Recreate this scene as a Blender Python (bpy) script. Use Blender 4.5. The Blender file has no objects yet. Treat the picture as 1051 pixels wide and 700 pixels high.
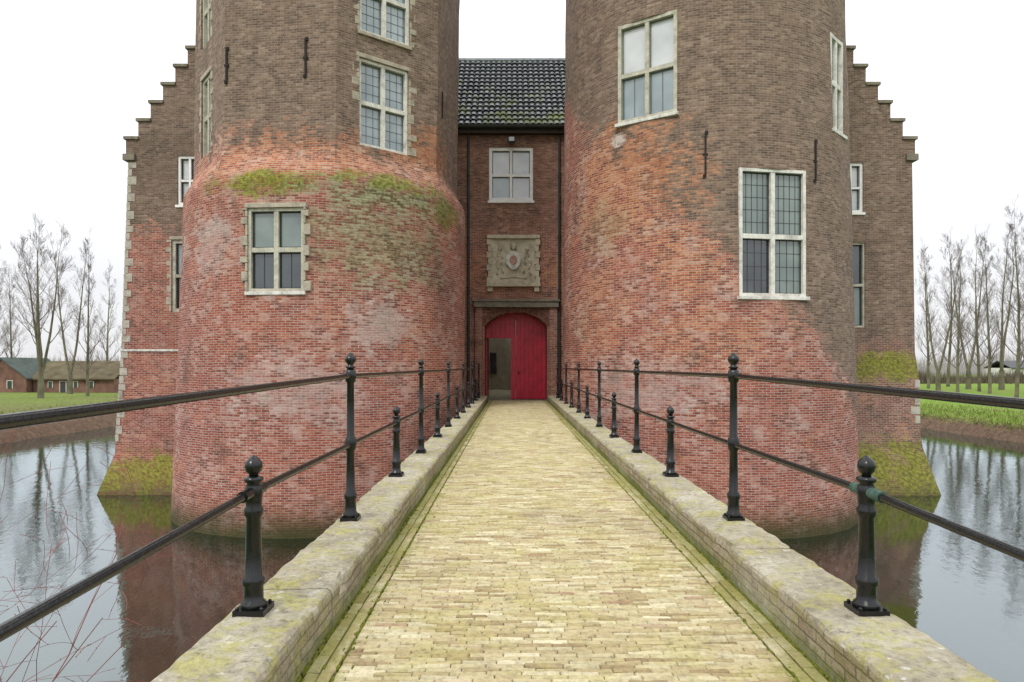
import bpy, bmesh, math, random
from mathutils import Vector, Matrix, noise
R_ = math.radians
C = bpy.context.scene.collection
F, CXP, HY, EYE = 700.0, 525.5, 376.0, 4.76
CURB, DECK = 3.57, 3.36
rng = random.Random(7)

# ---------------------------------------------------------------- node helper
class G:
    def __init__(s, name, rough=0.8, spec=0.3):
        s.m = bpy.data.materials.new(name); s.m.use_nodes = True
        s.nt = s.m.node_tree; s.b = s.nt.nodes['Principled BSDF']
        s.b.inputs['Roughness'].default_value = rough
        s.b.inputs['Specular IOR Level'].default_value = spec
    def set(s, sock, v):
        if isinstance(v, bpy.types.NodeSocket): s.nt.links.new(v, sock)
        elif v is not None:
            if hasattr(sock.default_value, '__len__'):
                n = len(sock.default_value)
                if not hasattr(v, '__len__'): v = (v,)*3
                v = tuple(v)[:n]
                if len(v) < n: v = v+(1,)*(n-len(v))
            sock.default_value = v
    def n(s, t, **k):
        nd = s.nt.nodes.new(t)
        for a, b in k.items(): setattr(nd, a, b)
        return nd
    def mth(s, op, a, b=None, c=None, clamp=False):
        nd = s.n('ShaderNodeMath', operation=op, use_clamp=clamp)
        s.set(nd.inputs[0], a)
        if b is not None: s.set(nd.inputs[1], b)
        if c is not None: s.set(nd.inputs[2], c)
        return nd.outputs[0]
    def mix(s, f, a, b, blend='MIX'):
        nd = s.n('ShaderNodeMix', data_type='RGBA', blend_type=blend)
        s.set(nd.inputs[0], f); s.set(nd.inputs[6], a); s.set(nd.inputs[7], b)
        return nd.outputs[2]
    def noise(s, vec, scale, detail=5, rough=0.6):
        nd = s.n('ShaderNodeTexNoise'); s.set(nd.inputs['Vector'], vec)
        nd.inputs['Scale'].default_value = scale; nd.inputs['Detail'].default_value = detail
        nd.inputs['Roughness'].default_value = rough
        return nd.outputs[0]
    def ramp(s, f, stops):
        nd = s.n('ShaderNodeValToRGB'); e = nd.color_ramp.elements
        while len(e) < len(stops): e.new(0.5)
        for el, (p, c) in zip(e, stops):
            el.position = p
            el.color = (c, c, c, 1) if not hasattr(c, '__len__') else (*c, 1)
        s.set(nd.inputs[0], f); return nd.outputs[0]
    def sstep(s, v, a, b):
        nd = s.n('ShaderNodeMapRange', interpolation_type='SMOOTHSTEP')
        s.set(nd.inputs[0], v); nd.inputs[1].default_value = a; nd.inputs[2].default_value = b
        return nd.outputs[0]
    def obj(s): return s.n('ShaderNodeTexCoord').outputs['Object']
    def pos(s): return s.n('ShaderNodeNewGeometry').outputs['Position']
    def sep(s, v):
        nd = s.n('ShaderNodeSeparateXYZ'); s.set(nd.inputs[0], v); return nd.outputs
    def comb(s, x, y, z=0.0):
        nd = s.n('ShaderNodeCombineXYZ'); s.set(nd.inputs[0], x); s.set(nd.inputs[1], y); s.set(nd.inputs[2], z); return nd.outputs[0]
    def bump(s, h, strength=0.3, dist=0.02):
        nd = s.n('ShaderNodeBump'); s.set(nd.inputs['Height'], h)
        nd.inputs['Strength'].default_value = strength; nd.inputs['Distance'].default_value = dist
        s.nt.links.new(nd.outputs[0], s.b.inputs['Normal'])
    def col(s, c): s.set(s.b.inputs['Base Color'], c); return s

def simple(name, c, rough=0.7, spec=0.3, var=0.25, scale=3.0, bump=0.0, c2=None, metal=0):
    g = G(name, rough, spec); p = g.pos()
    f = g.noise(p, scale, 6)
    dark = tuple(x*(1-var) for x in c); light = c2 or tuple(min(1, x*(1+var)) for x in c)
    g.col(g.ramp(f, [(0.3, dark), (0.7, light)]))
    g.b.inputs['Metallic'].default_value = metal
    if bump: g.bump(g.noise(p, scale*6, 4), bump, 0.01)
    return g.m

UP = [(0.0, (.090, .058, .046)), (0.3, (.155, .100, .072)), (0.65, (.225, .150, .106)), (1.0, (.34, .25, .185))]
LOW = [(0.0, (.120, .038, .030)), (0.28, (.245, .068, .044)), (0.6, (.355, .110, .069)), (1.0, (.50, .235, .160))]
ORG = [(0.0, (.19, .058, .030)), (0.35, (.37, .118, .048)), (1.0, (.54, .25, .12))]
GLOW = [(0.0, (.085, .048, .038)), (0.3, (.17, .085, .058)), (0.65, (.26, .125, .085)), (1.0, (.36, .21, .155))]
def brick_mat(name, cyl, zb, k=0.0, blobs=(), soft=0.5, up=UP, low=LOW, eff=0.45, wet=0.9, bw=.215, bh=.069, mort=(.50, .45, .385)):
    g = G(name, 0.88, 0.2)
    x, y, z = g.sep(g.obj())
    if cyl: u = g.mth('MULTIPLY', g.mth('ARCTAN2', x, g.mth('MULTIPLY', y, -1.0)), 4.6)
    else: u = g.mth('ADD', x, y)
    v0 = g.comb(u, z)
    nn = g.noise(v0, 2.2, 3)
    vv = g.comb(g.mth('ADD', u, g.mth('MULTIPLY', nn, .06)), g.mth('ADD', z, g.mth('MULTIPLY', nn, .06)))
    br = g.n('ShaderNodeTexBrick'); g.set(br.inputs['Vector'], vv)
    br.inputs['Color1'].default_value = (0, 0, 0, 1); br.inputs['Color2'].default_value = (1, 1, 1, 1)
    br.inputs['Mortar'].default_value = (.5, .5, .5, 1); br.inputs['Scale'].default_value = 1
    br.inputs['Mortar Size'].default_value = .0105; br.inputs['Mortar Smooth'].default_value = .4
    br.inputs['Brick Width'].default_value = bw; br.inputs['Row Height'].default_value = bh
    rnd, mf = br.outputs['Color'], br.outputs['Fac']
    rc = g.mth('SUBTRACT', rnd, .5)
    n2 = g.noise(v0, 1.3, 8, .7); n3 = g.noise(v0, 9, 4, .7)
    mott = g.noise(v0, 1.9, 9, .78)
    patch = g.noise(v0, .62, 6, .66)
    rr = g.mth('ADD', g.mth('MULTIPLY', rnd, .52), g.mth('MULTIPLY', g.mth('SUBTRACT', mott, .34), 1.6), clamp=True)
    cu, cl = g.ramp(rr, up), g.ramp(rr, low)
    corg = g.ramp(rr, ORG)
    # old repairs: patches of darker crimson and of orange brick
    cl = g.mix(g.mth('MULTIPLY', g.sstep(g.mth('ADD', patch, g.mth('MULTIPLY', rc, .10)), .51, .61), .65), cl, g.mix(.55, cl, (.19, .03, .025)))
    cl = g.mix(g.mth('MULTIPLY', g.sstep(g.mth('ADD', patch, g.mth('MULTIPLY', rc, -.10)), .44, .35), .45), cl, corg)
    zz = g.mth('SUBTRACT', g.mth('ADD', g.mth('MULTIPLY_ADD', u, k, zb), g.mth('ADD', g.mth('MULTIPLY', g.mth('SUBTRACT', n2, .5), 3.6), g.mth('MULTIPLY', rc, .5))), z)
    ml = g.sstep(zz, -soft, soft)
    col = g.mix(ml, cu, cl)
    def blob(b):
        u0, z0, ru, rz = b[:4]
        a = g.mth('POWER', g.mth('ABSOLUTE', g.mth('DIVIDE', g.mth('SUBTRACT', u, u0), ru)), 2.0)
        c = g.mth('POWER', g.mth('ABSOLUTE', g.mth('DIVIDE', g.mth('SUBTRACT', z, z0), rz)), 2.0)
        d = g.mth('SUBTRACT', 1.0, g.mth('ADD', a, c))
        d = g.mth('ADD', d, g.mth('MULTIPLY', g.mth('SUBTRACT', n2, .5), 5.0))
        d = g.mth('ADD', d, g.mth('MULTIPLY', rc, .8))
        d = g.mth('ADD', d, g.mth('MULTIPLY', g.mth('SUBTRACT', n3, .5), 2.0))
        return g.mth('MULTIPLY', g.sstep(d, -.2, 1.0), b[5])
    for b in blobs:
        if b[4] == 'orange': col = g.mix(blob(b), col, corg)
        if b[4] == 'red': col = g.mix(blob(b), col, g.mix(.5, corg, (.28, .03, .022)))
        if b[4] == 'crimson': col = g.mix(blob(b), col, g.mix(.6, g.ramp(rr, low), (.17, .035, .035)))
        if b[4] == 'brown': col = g.mix(blob(b), col, cu)
    # pale salts on the lower brick
    ef = g.mth('ADD', g.noise(v0, 1.0, 10, .78), g.mth('MULTIPLY', rc, .15))
    ef = g.mth('MULTIPLY', g.sstep(ef, .48, .67), g.mth('MULTIPLY_ADD', ml, eff-.08, .08))
    col = g.mix(ef, col, (.56, .48, .43))
    so = g.mth('ADD', g.noise(g.comb(g.mth('MULTIPLY', u, 1.3), g.mth('MULTIPLY', z, .8)), .9, 9, .76), g.mth('MULTIPLY', rc, -.10))
    col = g.mix(g.mth('MULTIPLY', g.sstep(so, .49, .66), .52), col, (.07, .050, .040))
    mc = g.mix(ml, tuple(c*.60 for c in mort), mort)
    mc = g.mix(g.sstep(so, .5, .7), mc, tuple(c*.45 for c in mort))
    col = g.mix(g.mth('MULTIPLY', mf, g.mth('MULTIPLY_ADD', n2, 1.0, .15), clamp=True), col, mc)
    col = g.mix(.9, col, g.ramp(n3, [(.2, .62), (.5, 1.0), (.8, 1.30)]), 'MULTIPLY')
    mm = g.mth('MULTIPLY_ADD', mf, .25, .85, clamp=True)
    for b in blobs:
        if b[4] == 'moss': col = g.mix(g.mth('MULTIPLY', blob(b), mm), col, g.mix(g.sstep(n3, .3, .7), (.06, .08, .010), (.30, .31, .05)))
        if b[4] == 'olive': col = g.mix(g.mth('MULTIPLY', blob(b), mm), col, g.mix(g.sstep(g.mth('ADD', n3, g.mth('MULTIPLY', rc, .4)), .3, .7), (.095, .088, .042), (.33, .33, .20)))
        if b[4] == 'pale': col = g.mix(blob(b), col, (.56, .50, .46))
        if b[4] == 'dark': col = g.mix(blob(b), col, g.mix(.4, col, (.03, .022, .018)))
    w = g.sstep(g.mth('ADD', z, g.mth('MULTIPLY', n2, 1.2)), wet+.9, wet-.3)
    col = g.mix(g.mth('MULTIPLY', w, .92), col, g.mix(n3, (.014, .018, .006), (.07, .078, .024)))
    g.col(col)
    h = g.mth('ADD', g.mth('MULTIPLY', mf, -1.0), g.mth('ADD', g.mth('MULTIPLY', n3, .8), g.mth('MULTIPLY', rnd, .4)))
    g.bump(h, .8, .018)
    return g.m

def stone(name, c, lichen=.4, scale=2.5, bump=.5):
    g = G(name, .9, .2); p = g.pos()
    a = g.noise(p, scale, 8, .7); b = g.noise(p, scale*9, 5, .7); l = g.noise(p, scale*1.7+1, 8, .75)
    col = g.ramp(a, [(.3, tuple(x*.55 for x in c)), (.5, c), (.7, tuple(min(1, x*1.25) for x in c))])
    col = g.mix(g.mth('MULTIPLY', g.sstep(l, .5, .62), lichen), col, (.30, .29, .10))
    col = g.mix(.8, col, g.ramp(b, [(.25, .5), (.5, 1.0), (.8, 1.2)]), 'MULTIPLY')
    g.col(col); g.bump(g.mth('ADD', a, b), bump, .012)
    return g.m

# ---------------------------------------------------------------- mesh helper
class MB:
    def __init__(s): s.v = []; s.f = []
    def add(s, vs, fs):
        o = len(s.v); s.v += [tuple(v) for v in vs]; s.f += [tuple(i+o for i in f) for f in fs]
    def box(s, x0, x1, y0, y1, z0, z1, T=None):
        vs = [Vector((x, y, z)) for z in (z0, z1) for y in (y0, y1) for x in (x0, x1)]
        if T: vs = [T(v) for v in vs]
        s.add(vs, [(0, 2, 3, 1), (4, 5, 7, 6), (0, 1, 5, 4), (1, 3, 7, 5), (3, 2, 6, 7), (2, 0, 4, 6)])
    def tube(s, p0, p1, r0, r1, n=8, caps=True):
        p0, p1 = Vector(p0), Vector(p1); d = (p1-p0)
        if d.length < 1e-6: return
        d.normalize(); a = d.orthogonal().normalized(); b = d.cross(a)
        vs = []
        for p, r in ((p0, r0), (p1, r1)):
            for i in range(n):
                t = 2*math.pi*i/n; vs.append(p+(a*math.cos(t)+b*math.sin(t))*r)
        fs = [(i, (i+1) % n, n+(i+1) % n, n+i) for i in range(n)]
        if caps: fs += [tuple(range(n-1, -1, -1)), tuple(range(n, 2*n))]
        s.add(vs, fs)
    def path(s, pts, r, n=10):
        pts = [Vector(p) for p in pts]; vs = []; fs = []
        for i, p in enumerate(pts):
            d = (pts[min(i+1, len(pts)-1)]-pts[max(i-1, 0)]).normalized()
            a = d.cross(Vector((0, 0, 1)))
            a = a.normalized() if a.length > 1e-4 else Vector((1, 0, 0)); b = a.cross(d)
            for k in range(n):
                t = 2*math.pi*k/n; vs.append(p+(a*math.cos(t)+b*math.sin(t))*r)
        for i in range(len(pts)-1):
            for k in range(n): fs.append((i*n+k, i*n+(k+1) % n, (i+1)*n+(k+1) % n, (i+1)*n+k))
        fs += [tuple(range(n-1, -1, -1)), tuple(range((len(pts)-1)*n, len(pts)*n))]
        s.add(vs, fs)
    def lathe(s, prof, c, n=16, rot=0):
        vs = []; fs = []
        for r, z in prof:
            for k in range(n):
                t = 2*math.pi*k/n+rot; vs.append((c[0]+r*math.cos(t), c[1]+r*math.sin(t), c[2]+z))
        for i in range(len(prof)-1):
            for k in range(n): fs.append((i*n+k, i*n+(k+1) % n, (i+1)*n+(k+1) % n, (i+1)*n+k))
        fs += [tuple(range(n-1, -1, -1)), tuple(range((len(prof)-1)*n, len(prof)*n))]
        s.add(vs, fs)
    def prism(s, poly, y0, y1, T=None):
        n = len(poly)
        vs = [Vector((x, y0, z)) for x, z in poly]+[Vector((x, y1, z)) for x, z in poly]
        if T: vs = [T(v) for v in vs]
        s.add(vs, [tuple(range(n)), tuple(range(2*n-1, n-1, -1))]+[(i, n+i, n+(i+1) % n, (i+1) % n) for i in range(n)])
    def mesh(s, name, off=(0, 0, 0), recalc=True, smooth=False, bevel=0):
        me = bpy.data.meshes.new(name)
        o = Vector(off)
        me.from_pydata([Vector(v)-o for v in s.v], [], s.f)
        if recalc or bevel:
            bm = bmesh.new(); bm.from_mesh(me)
            if recalc: bmesh.ops.recalc_face_normals(bm, faces=bm.faces)
            if bevel: bmesh.ops.bevel(bm, geom=list(bm.edges), offset=bevel, segments=2, affect='EDGES', profile=.6)
            bm.to_mesh(me); bm.free()
        if smooth:
            for p in me.polygons: p.use_smooth = True
        return me
    def build(s, name, m, parent=None, recalc=True, smooth=False, bevel=0, loc=None):
        off = wl(parent) if parent else Vector(loc or (0, 0, 0))
        me = s.mesh(name, off, recalc, smooth, bevel)
        o = bpy.data.objects.new(name, me); C.objects.link(o)
        if parent: o.parent = parent
        else: o.location = off
        if m: me.materials.append(m)
        return o
def wl(o):
    v = Vector((0, 0, 0))
    while o: v = v+o.location; o = o.parent
    return v
def thing(name, label, cat, loc=(0, 0, 0), group=None):
    o = bpy.data.objects.new(name, None); C.objects.link(o); o.location = loc
    o.empty_display_size = .3
    return tag(o, label, cat, group)
def tag(o, label, cat, group=None, kind=None):
    o['label'] = label; o['category'] = cat
    if group: o['group'] = group
    if kind: o['kind'] = kind
    return o
def cut(o, mb):
    c = bpy.data.objects.new('cutter', mb.mesh('cutter')); C.objects.link(c)
    md = o.modifiers.new('b', 'BOOLEAN'); md.operation = 'DIFFERENCE'; md.object = c; md.solver = 'EXACT'
    bpy.context.view_layer.update()
    dg = bpy.context.evaluated_depsgraph_get()
    me = bpy.data.meshes.new_from_object(o.evaluated_get(dg))
    o.modifiers.clear(); o.data = me
    bpy.data.objects.remove(c)
def interp(x, pts):
    if x <= pts[0][0]: return pts[0][1]
    for (a, b), (c, d) in zip(pts, pts[1:]):
        if x <= c: return b+(d-b)*(x-a)/(c-a)
    return pts[-1][1]

# ---------------------------------------------------------------- towers geometry
def rl(th, z):
    rc = interp(z, [(0, 4.82), (9.8, 4.62)])
    a = (math.degrees(th)-16) % 45-22.5
    ro = 4.065/math.cos(R_(a))
    b = min(1, max(0, (z-9.95)/1.15)); b = b*b*(3-2*b)
    return rc*(1-b)+ro*b
def cl(z): return interp(z, [(0, -6.44), (9.8, -6.26), (21, -6.09)])
def rr_(th, z): return interp(z, [(0, 4.86), (18, 4.55)])
def cr(z): return interp(z, [(0, 6.6), (18, 6.42)])
TW = {'L': (rl, cl, 23.64), 'R': (rr_, cr, 23.6)}
BASE = {'L': Vector((-6.25, 23.64, 0)), 'R': Vector((6.5, 23.6, 0))}
def hit(tw, px, py):
    rf, cf, cy = TW[tw]; k = (px-CXP)/F; s = (HY-py)/F; D = 14.0
    while D < 27:
        z = EYE+s*D; dx = k*D-cf(z); dy = D-cy
        th = math.atan2(dx, -dy)
        if math.hypot(dx, dy) < rf(th, z): return Vector((k*D, D, z)), th
        D += .01
    return None
def uv(tw, px, py):
    p, th = hit(tw, px, py); d = p-BASE[tw]
    return math.atan2(d.x, -d.y)*4.6, p.z
def bl(tw, px, py, rx, rz, kind, st):
    u, z = uv(tw, px, py); return (u, z, rx, rz, kind, st)

M = {}
M['brickL'] = brick_mat('weathered_red_brick_left', True, 11.2, -.08, [
    bl('L', 290, 165, 5.0, 1.0, 'orange', .8), bl('L', 440, 165, 2.2, 1.1, 'orange', .85),
    bl('L', 196, 360, 2.2, 4.0, 'crimson', .7), bl('L', 260, 450, 2.6, 1.6, 'crimson', .45),
    bl('L', 442, 370, 1.4, 1.3, 'red', .75), bl('L', 240, 330, 1.8, 1.3, 'red', .5), bl('L', 330, 470, 3.0, 1.2, 'red', .4),
    bl('L', 395, 245, 2.6, 1.7, 'olive', .78), bl('L', 268, 187, 1.9, .38, 'moss', 1.0),
    bl('L', 400, 198, 2.8, .55, 'olive', .9), bl('L', 405, 187, 2.1, .30, 'moss', .8), bl('L', 458, 222, .9, .6, 'moss', .6),
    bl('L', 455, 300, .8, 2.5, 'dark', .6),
    bl('L', 300, 400, 2.2, 1.1, 'pale', .30), bl('L', 215, 250, 1.0, 1.2, 'pale', .32), bl('L', 390, 330, 1.1, .9, 'pale', .38)])
M['brickR'] = brick_mat('weathered_red_brick_right', True, 7.5, -.92, [
    bl('R', 640, 190, 2.3, 2.1, 'orange', .95), bl('R', 612, 320, 1.3, 1.5, 'orange', .6), bl('R', 700, 270, 1.1, 1.1, 'orange', .8),
    bl('R', 618, 235, 1.0, .8, 'olive', .35), bl('R', 635, 144, .28, .25, 'pale', .9),
    bl('R', 720, 345, 2.0, 1.0, 'orange', .6), bl('R', 820, 450, 2, 2, 'crimson', .5), bl('R', 640, 440, 2, 1.3, 'crimson', .35),
    bl('R', 660, 400, 2.5, 1.0, 'pale', .28)], eff=.44)
M['brickW'] = brick_mat('bridge_side_brick', False, 9.0, .0, [], soft=.4, eff=.25, wet=1.7)
M['brickWR'] = brick_mat('wing_brick_right', False, 5.6, .0, [(-6, 4.75, 60, .62, 'moss', .97), (-6, .9, 60, 1.25, 'moss', .95)], soft=.4, eff=.15, wet=.4, low=GLOW)
M['brickWL'] = brick_mat('wing_brick_left', False, 9.9, .0, [(-17, .7, 60, .85, 'moss', .95), (-17, 12.5, 60, 1.2, 'dark', .5)], soft=.35, eff=.25, wet=.5)
GB = [(p_, tuple(1.15*(.5*a+.5*b) for a, b in zip(c1, c2))) for (p_, c1), (_, c2) in zip(GLOW, LOW)]
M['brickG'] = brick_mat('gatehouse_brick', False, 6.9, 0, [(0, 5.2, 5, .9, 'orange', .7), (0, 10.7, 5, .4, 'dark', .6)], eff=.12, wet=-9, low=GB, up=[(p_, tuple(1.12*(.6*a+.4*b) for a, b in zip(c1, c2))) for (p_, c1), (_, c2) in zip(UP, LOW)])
M['stone'] = stone('pale_sandstone', (.54, .48, .37), .2, 3)
M['stone_s'] = stone('window_surround_stone', (.40, .36, .29), .3, 3)
M['stone_w'] = stone('weathered_window_stone', (.47, .455, .38), .3, 4, .3)
M['stone_q'] = stone('worn_corner_stone', (.43, .40, .34), .25, 3)
M['stone_light'] = stone('white_limestone', (.64, .63, .58), .05, 4, .2)
M['coping'] = stone('dark_coping_stone', (.20, .18, .15), .5, 3)
M['white'] = simple('white_window_paint', (.80, .80, .78), .5, .4, .1, 5)
M['rose'] = simple('faded_red_shield', (.46, .28, .22), .9, .2, .3, 9)
# kerb: weathered cement on top, brick courses showing on the sides
g = G('kerb_concrete', .92, .2); p = g.pos(); x, y, z = g.sep(p)
nx_ = g.sep(g.n('ShaderNodeNewGeometry').outputs['Normal'])[0]
a = g.noise(p, 1.4, 9, .72); b = g.noise(p, 24, 6, .75); l = g.noise(p, 4.5, 9, .78); sp = g.noise(p, 70, 3, .6)
c = g.ramp(a, [(.32, (.21, .185, .135)), (.46, (.34, .305, .225)), (.6, (.45, .415, .32)), (.72, (.58, .55, .45))])
c = g.mix(g.mth('MULTIPLY', g.sstep(l, .47, .60), .75), c, (.38, .36, .12))
c = g.mix(g.mth('MULTIPLY', g.sstep(g.noise(p, 7, 8, .8), .55, .66), .65), c, (.075, .066, .048))
c = g.mix(g.mth('MULTIPLY', g.sstep(g.noise(p, 11, 6, .7), .60, .66), .7), c, (.62, .61, .55))
c = g.mix(.9, c, g.ramp(b, [(.25, .40), (.5, 1.0), (.78, 1.3)]), 'MULTIPLY')
br = g.n('ShaderNodeTexBrick'); g.set(br.inputs['Vector'], g.comb(y, g.mth('ADD', z, g.mth('MULTIPLY', a, .03))))
br.inputs['Color1'].default_value = (.27, .20, .13, 1); br.inputs['Color2'].default_value = (.40, .34, .23, 1); br.inputs['Mortar'].default_value = (.13, .12, .07, 1)
br.inputs['Scale'].default_value = 1; br.inputs['Mortar Size'].default_value = .006; br.inputs['Mortar Smooth'].default_value = .5; br.inputs['Brick Width'].default_value = .19; br.inputs['Row Height'].default_value = .055
side = g.mth('MULTIPLY', g.sstep(g.mth('ABSOLUTE', nx_), .7, .9), g.sstep(g.mth('ADD', z, g.mth('MULTIPLY', a, -.06)), 3.525, 3.49))
cs = g.mix(.9, br.outputs['Color'], g.ramp(b, [(.25, .35), (.5, 1.0), (.78, 1.3)]), 'MULTIPLY')
cs = g.mix(g.mth('MULTIPLY', g.sstep(l, .45, .6), .5), cs, (.25, .24, .09))
cs = g.mix(g.sstep(g.mth('ADD', g.mth('MULTIPLY', g.mth('SUBTRACT', l, .5), .25), z), 3.44, 3.38), cs, (.13, .15, .025))
c = g.mix(g.mth('MULTIPLY', side, g.ramp(g.noise(p, .9, 6), [(.4, .35), (.6, .9)])), c, cs)
g.col(c); g.bump(g.mth('ADD', g.mth('ADD', a, b), g.mth('ADD', sp, g.mth('MULTIPLY', g.mth('MULTIPLY', br.outputs['Fac'], side), -1.0))), .9, .015); M['kerb'] = g.m
g = G('black_iron_paint', .3, .45); p = g.pos()
g.col(g.ramp(g.noise(p, 26, 7, .75), [(.35, (.004, .0045, .0055)), (.66, (.007, .008, .009)), (.76, (.03, .027, .022))]))
g.set(g.b.inputs['Roughness'], g.ramp(g.noise(p, 30, 4), [(.3, .14), (.7, .34)])); g.bump(g.noise(p, 60, 3), .25, .004); M['iron'] = g.m
M['verdigris'] = simple('verdigris_coupling', (.04, .085, .065), .6, .4, .5, 40)
M['anchor'] = simple('rusty_wall_iron', (.03, .025, .022), .8, .2)
M['lead'] = simple('dark_gutter_lead', (.045, .048, .045), .6, .3)
g = G('red_door_paint', .4, .45); p = g.pos()
g.col(g.ramp(g.noise(p, 4, 7, .7), [(.3, (.38, .006, .026)), (.6, (.64, .012, .052)), (.8, (.68, .035, .07))])); M['red'] = g.m
def glass(name, a, b, rough=.06):
    g = G(name, rough, 1.0); p = g.pos()
    g.col(g.ramp(g.noise(p, .9, 2), [(.35, a), (.65, b)]))
    g.b.inputs['Coat Weight'].default_value = .6; g.b.inputs['Coat Roughness'].default_value = .03
    g.bump(g.noise(p, 3.5, 2), .12, .02)
    return g.m
M['gl_l'] = glass('painted_reflection_glass', (.17, .22, .245), (.29, .35, .38))  # sky reflection and shutters behind are put into the pale base colour
M['gl_g'] = glass('greenish_leaded_glass', (.09, .125, .12), (.17, .22, .205))
M['gl_d'] = glass('dark_glass', (.012, .016, .02), (.04, .055, .065))
M['gl_w'] = glass('curtained_glass', (.38, .41, .43), (.54, .56, .57))
M['bar'] = simple('dark_glazing_bar', (.05, .05, .05), .6)
M['lead_grey'] = simple('grey_leading', (.14, .15, .15), .6)
g = G('glazed_roof_tile', .22, .9); p = g.pos(); nz = g.noise(p, 1.1, 8, .75)
c = g.ramp(g.noise(p, 5, 6, .75), [(.3, (.07, .08, .085)), (.7, (.22, .24, .245))])
_x, _y, _z = g.sep(p)
mo = g.mth('MULTIPLY', g.sstep(g.mth('ADD', nz, g.mth('MULTIPLY', g.mth('SUBTRACT', 16.3, _z), .04)), .50, .64), .75)
c = g.mix(mo, c, (.12, .16, .025))
g.set(g.b.inputs['Metallic'], g.mth('MULTIPLY', g.mth('SUBTRACT', 1.0, mo), .6))
g.set(g.b.inputs['Roughness'], g.mth('MULTIPLY_ADD', mo, .6, .27))
g.col(c); M['tile'] = g.m
M['slate'] = simple('slate_roof', (.06, .065, .07), .6)
M['dim'] = simple('passage_plaster', (.36, .32, .24), .9)

def frame_T(c, th):
    t = Vector((math.cos(th), math.sin(th), 0)); n = Vector((math.sin(th), -math.cos(th), 0)); c = Vector(c)
    return lambda v: c+t*v.x+n*v.y+Vector((0, 0, v.z))
def window(parent, cutter, c, th, w, h, fm, panes, fr=.08, mu=.07, tr=.5, depth=.0, surround=None, sill=None, bars=None, barmat='bar', single=False, sm='stone_s', ba=.034):
    """c = centre on wall surface; local y is outward"""
    T = frame_T(c, th); a, b = w/2, h/2
    cutter.box(-a, a, -.34, .6, -b, b, T)
    f = MB(); y0, y1 = -.24, -.05+depth
    f.box(-a, -a+fr, y0, y1, -b, b, T); f.box(a-fr, a, y0, y1, -b, b, T)
    f.box(-a+fr, a-fr, y0, y1, b-fr, b, T); f.box(-a+fr, a-fr, y0, y1, -b, -b+fr, T)
    zt = -b+h*tr
    xs = [(-a+fr, a-fr)] if single else [(-a+fr, -mu/2), (mu/2, a-fr)]
    if not single: f.box(-mu/2, mu/2, y0+.02, y1-.012, -b+fr, b-fr, T)
    for x0, x1 in xs: f.box(x0, x1, y0+.025, y1-.016, zt-mu/2, zt+mu/2, T)
    wo = f.build('window', M[fm], parent)
    for zi, (z0, z1) in enumerate(((zt+mu/2, b-fr), (-b+fr, zt-mu/2))):
        for xi, (x0, x1) in enumerate(xs):
            q = MB(); yp = y0+.05
            q.box(x0, x1, yp-.015, yp, z0, z1, T)
            q.build('pane', M[panes[(zi*2+xi) % len(panes)]], wo)
            if bars:
                nx, nz = bars[zi] if isinstance(bars[0], tuple) else bars
                gb = MB()
                gb.box(x0, x0+ba, yp, yp+.035, z0, z1, T); gb.box(x1-ba, x1, yp, yp+.035, z0, z1, T)
                gb.box(x0+ba, x1-ba, yp, yp+.035, z0, z0+ba, T); gb.box(x0+ba, x1-ba, yp, yp+.035, z1-ba, z1, T)
                bt_ = .0035 if nx > 2 else .010
                for i in range(1, nx):
                    xx = x0+(x1-x0)*i/nx; gb.box(xx-bt_, xx+bt_, yp, yp+.015, z0+ba, z1-ba, T)
                for i in range(1, nz):
                    q2 = z0+(z1-z0)*i/nz; gb.box(x0+ba, x1-ba, yp+.001, yp+.014, q2-bt_, q2+bt_, T)
                gb.build('sash', M[barmat], wo)
    if surround:
        s = MB(); z = -b; i = 0; rw = random.Random(int(abs(c[0]*100)))
        while z < b-.05:
            hh = min(rw.uniform(.16, .34), b-z)
            for sx in (-1, 1):
                ww = (surround if (i+(sx > 0)) % 2 else surround*.35)*rw.uniform(.7, 1.15)
                x0, x1 = (-a-ww, -a-.002) if sx < 0 else (a+.002, a+ww)
                s.box(x0, x1, -.2, .008+rw.uniform(0, .012), z+.008, z+hh-.008, T)
            z += hh; i += 1
        s.box(-a-surround*.4, a+surround*.4, -.2, .022, b+.004, b+.13, T)
        s.build('stone_surround', M[sm], wo, bevel=.012)
    if sill:
        s = MB(); s.box(-a-.06, a+.06, -.19, .06, -b-.10, -b-.004, T); s.build('sill', M[sill], wo, bevel=.01)
    return wo
def facet(th):
    d = math.degrees(th); k = math.floor((d-16)/45); return R_(16+45*k+22.5)
def twin(tw, parent, cutter, x0, y0, x1, y1, *a, **k):
    ym = max(6, (y0+y1)/2)
    p0, _ = hit(tw, x0, ym); p1, _ = hit(tw, x1, ym); pc, th = hit(tw, (x0+x1)/2, ym)
    if tw == 'L' and pc.z > 10.9: th = facet(th)
    D = pc.y; zt = EYE+(HY-y0)*D/F; zb = EYE+(HY-y1)*D/F
    return window(parent, cutter, (pc.x, pc.y, (zt+zb)/2), th, (p1-p0).length, zt-zb, *a, **k)
def anchor(tw, parent, px, y0, y1):
    pc, th = hit(tw, px, (y0+y1)/2)
    if tw == 'L' and pc.z > 10.9: th = facet(th)
    h = (y1-y0)*pc.y/F; T = frame_T(pc, th); b = MB()
    b.box(-.025, .025, .0, .06, -h/2, h/2, T)
    b.box(-.07, .07, .002, .045, -.05, .02, T)
    for s in (-1, 1): b.box(-.04+s*.03, .04+s*.03, .003, .05, s*h/2-.06, s*h/2+.04, T)
    b.build('wall_anchor', M['anchor'], parent, bevel=.006)
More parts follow.
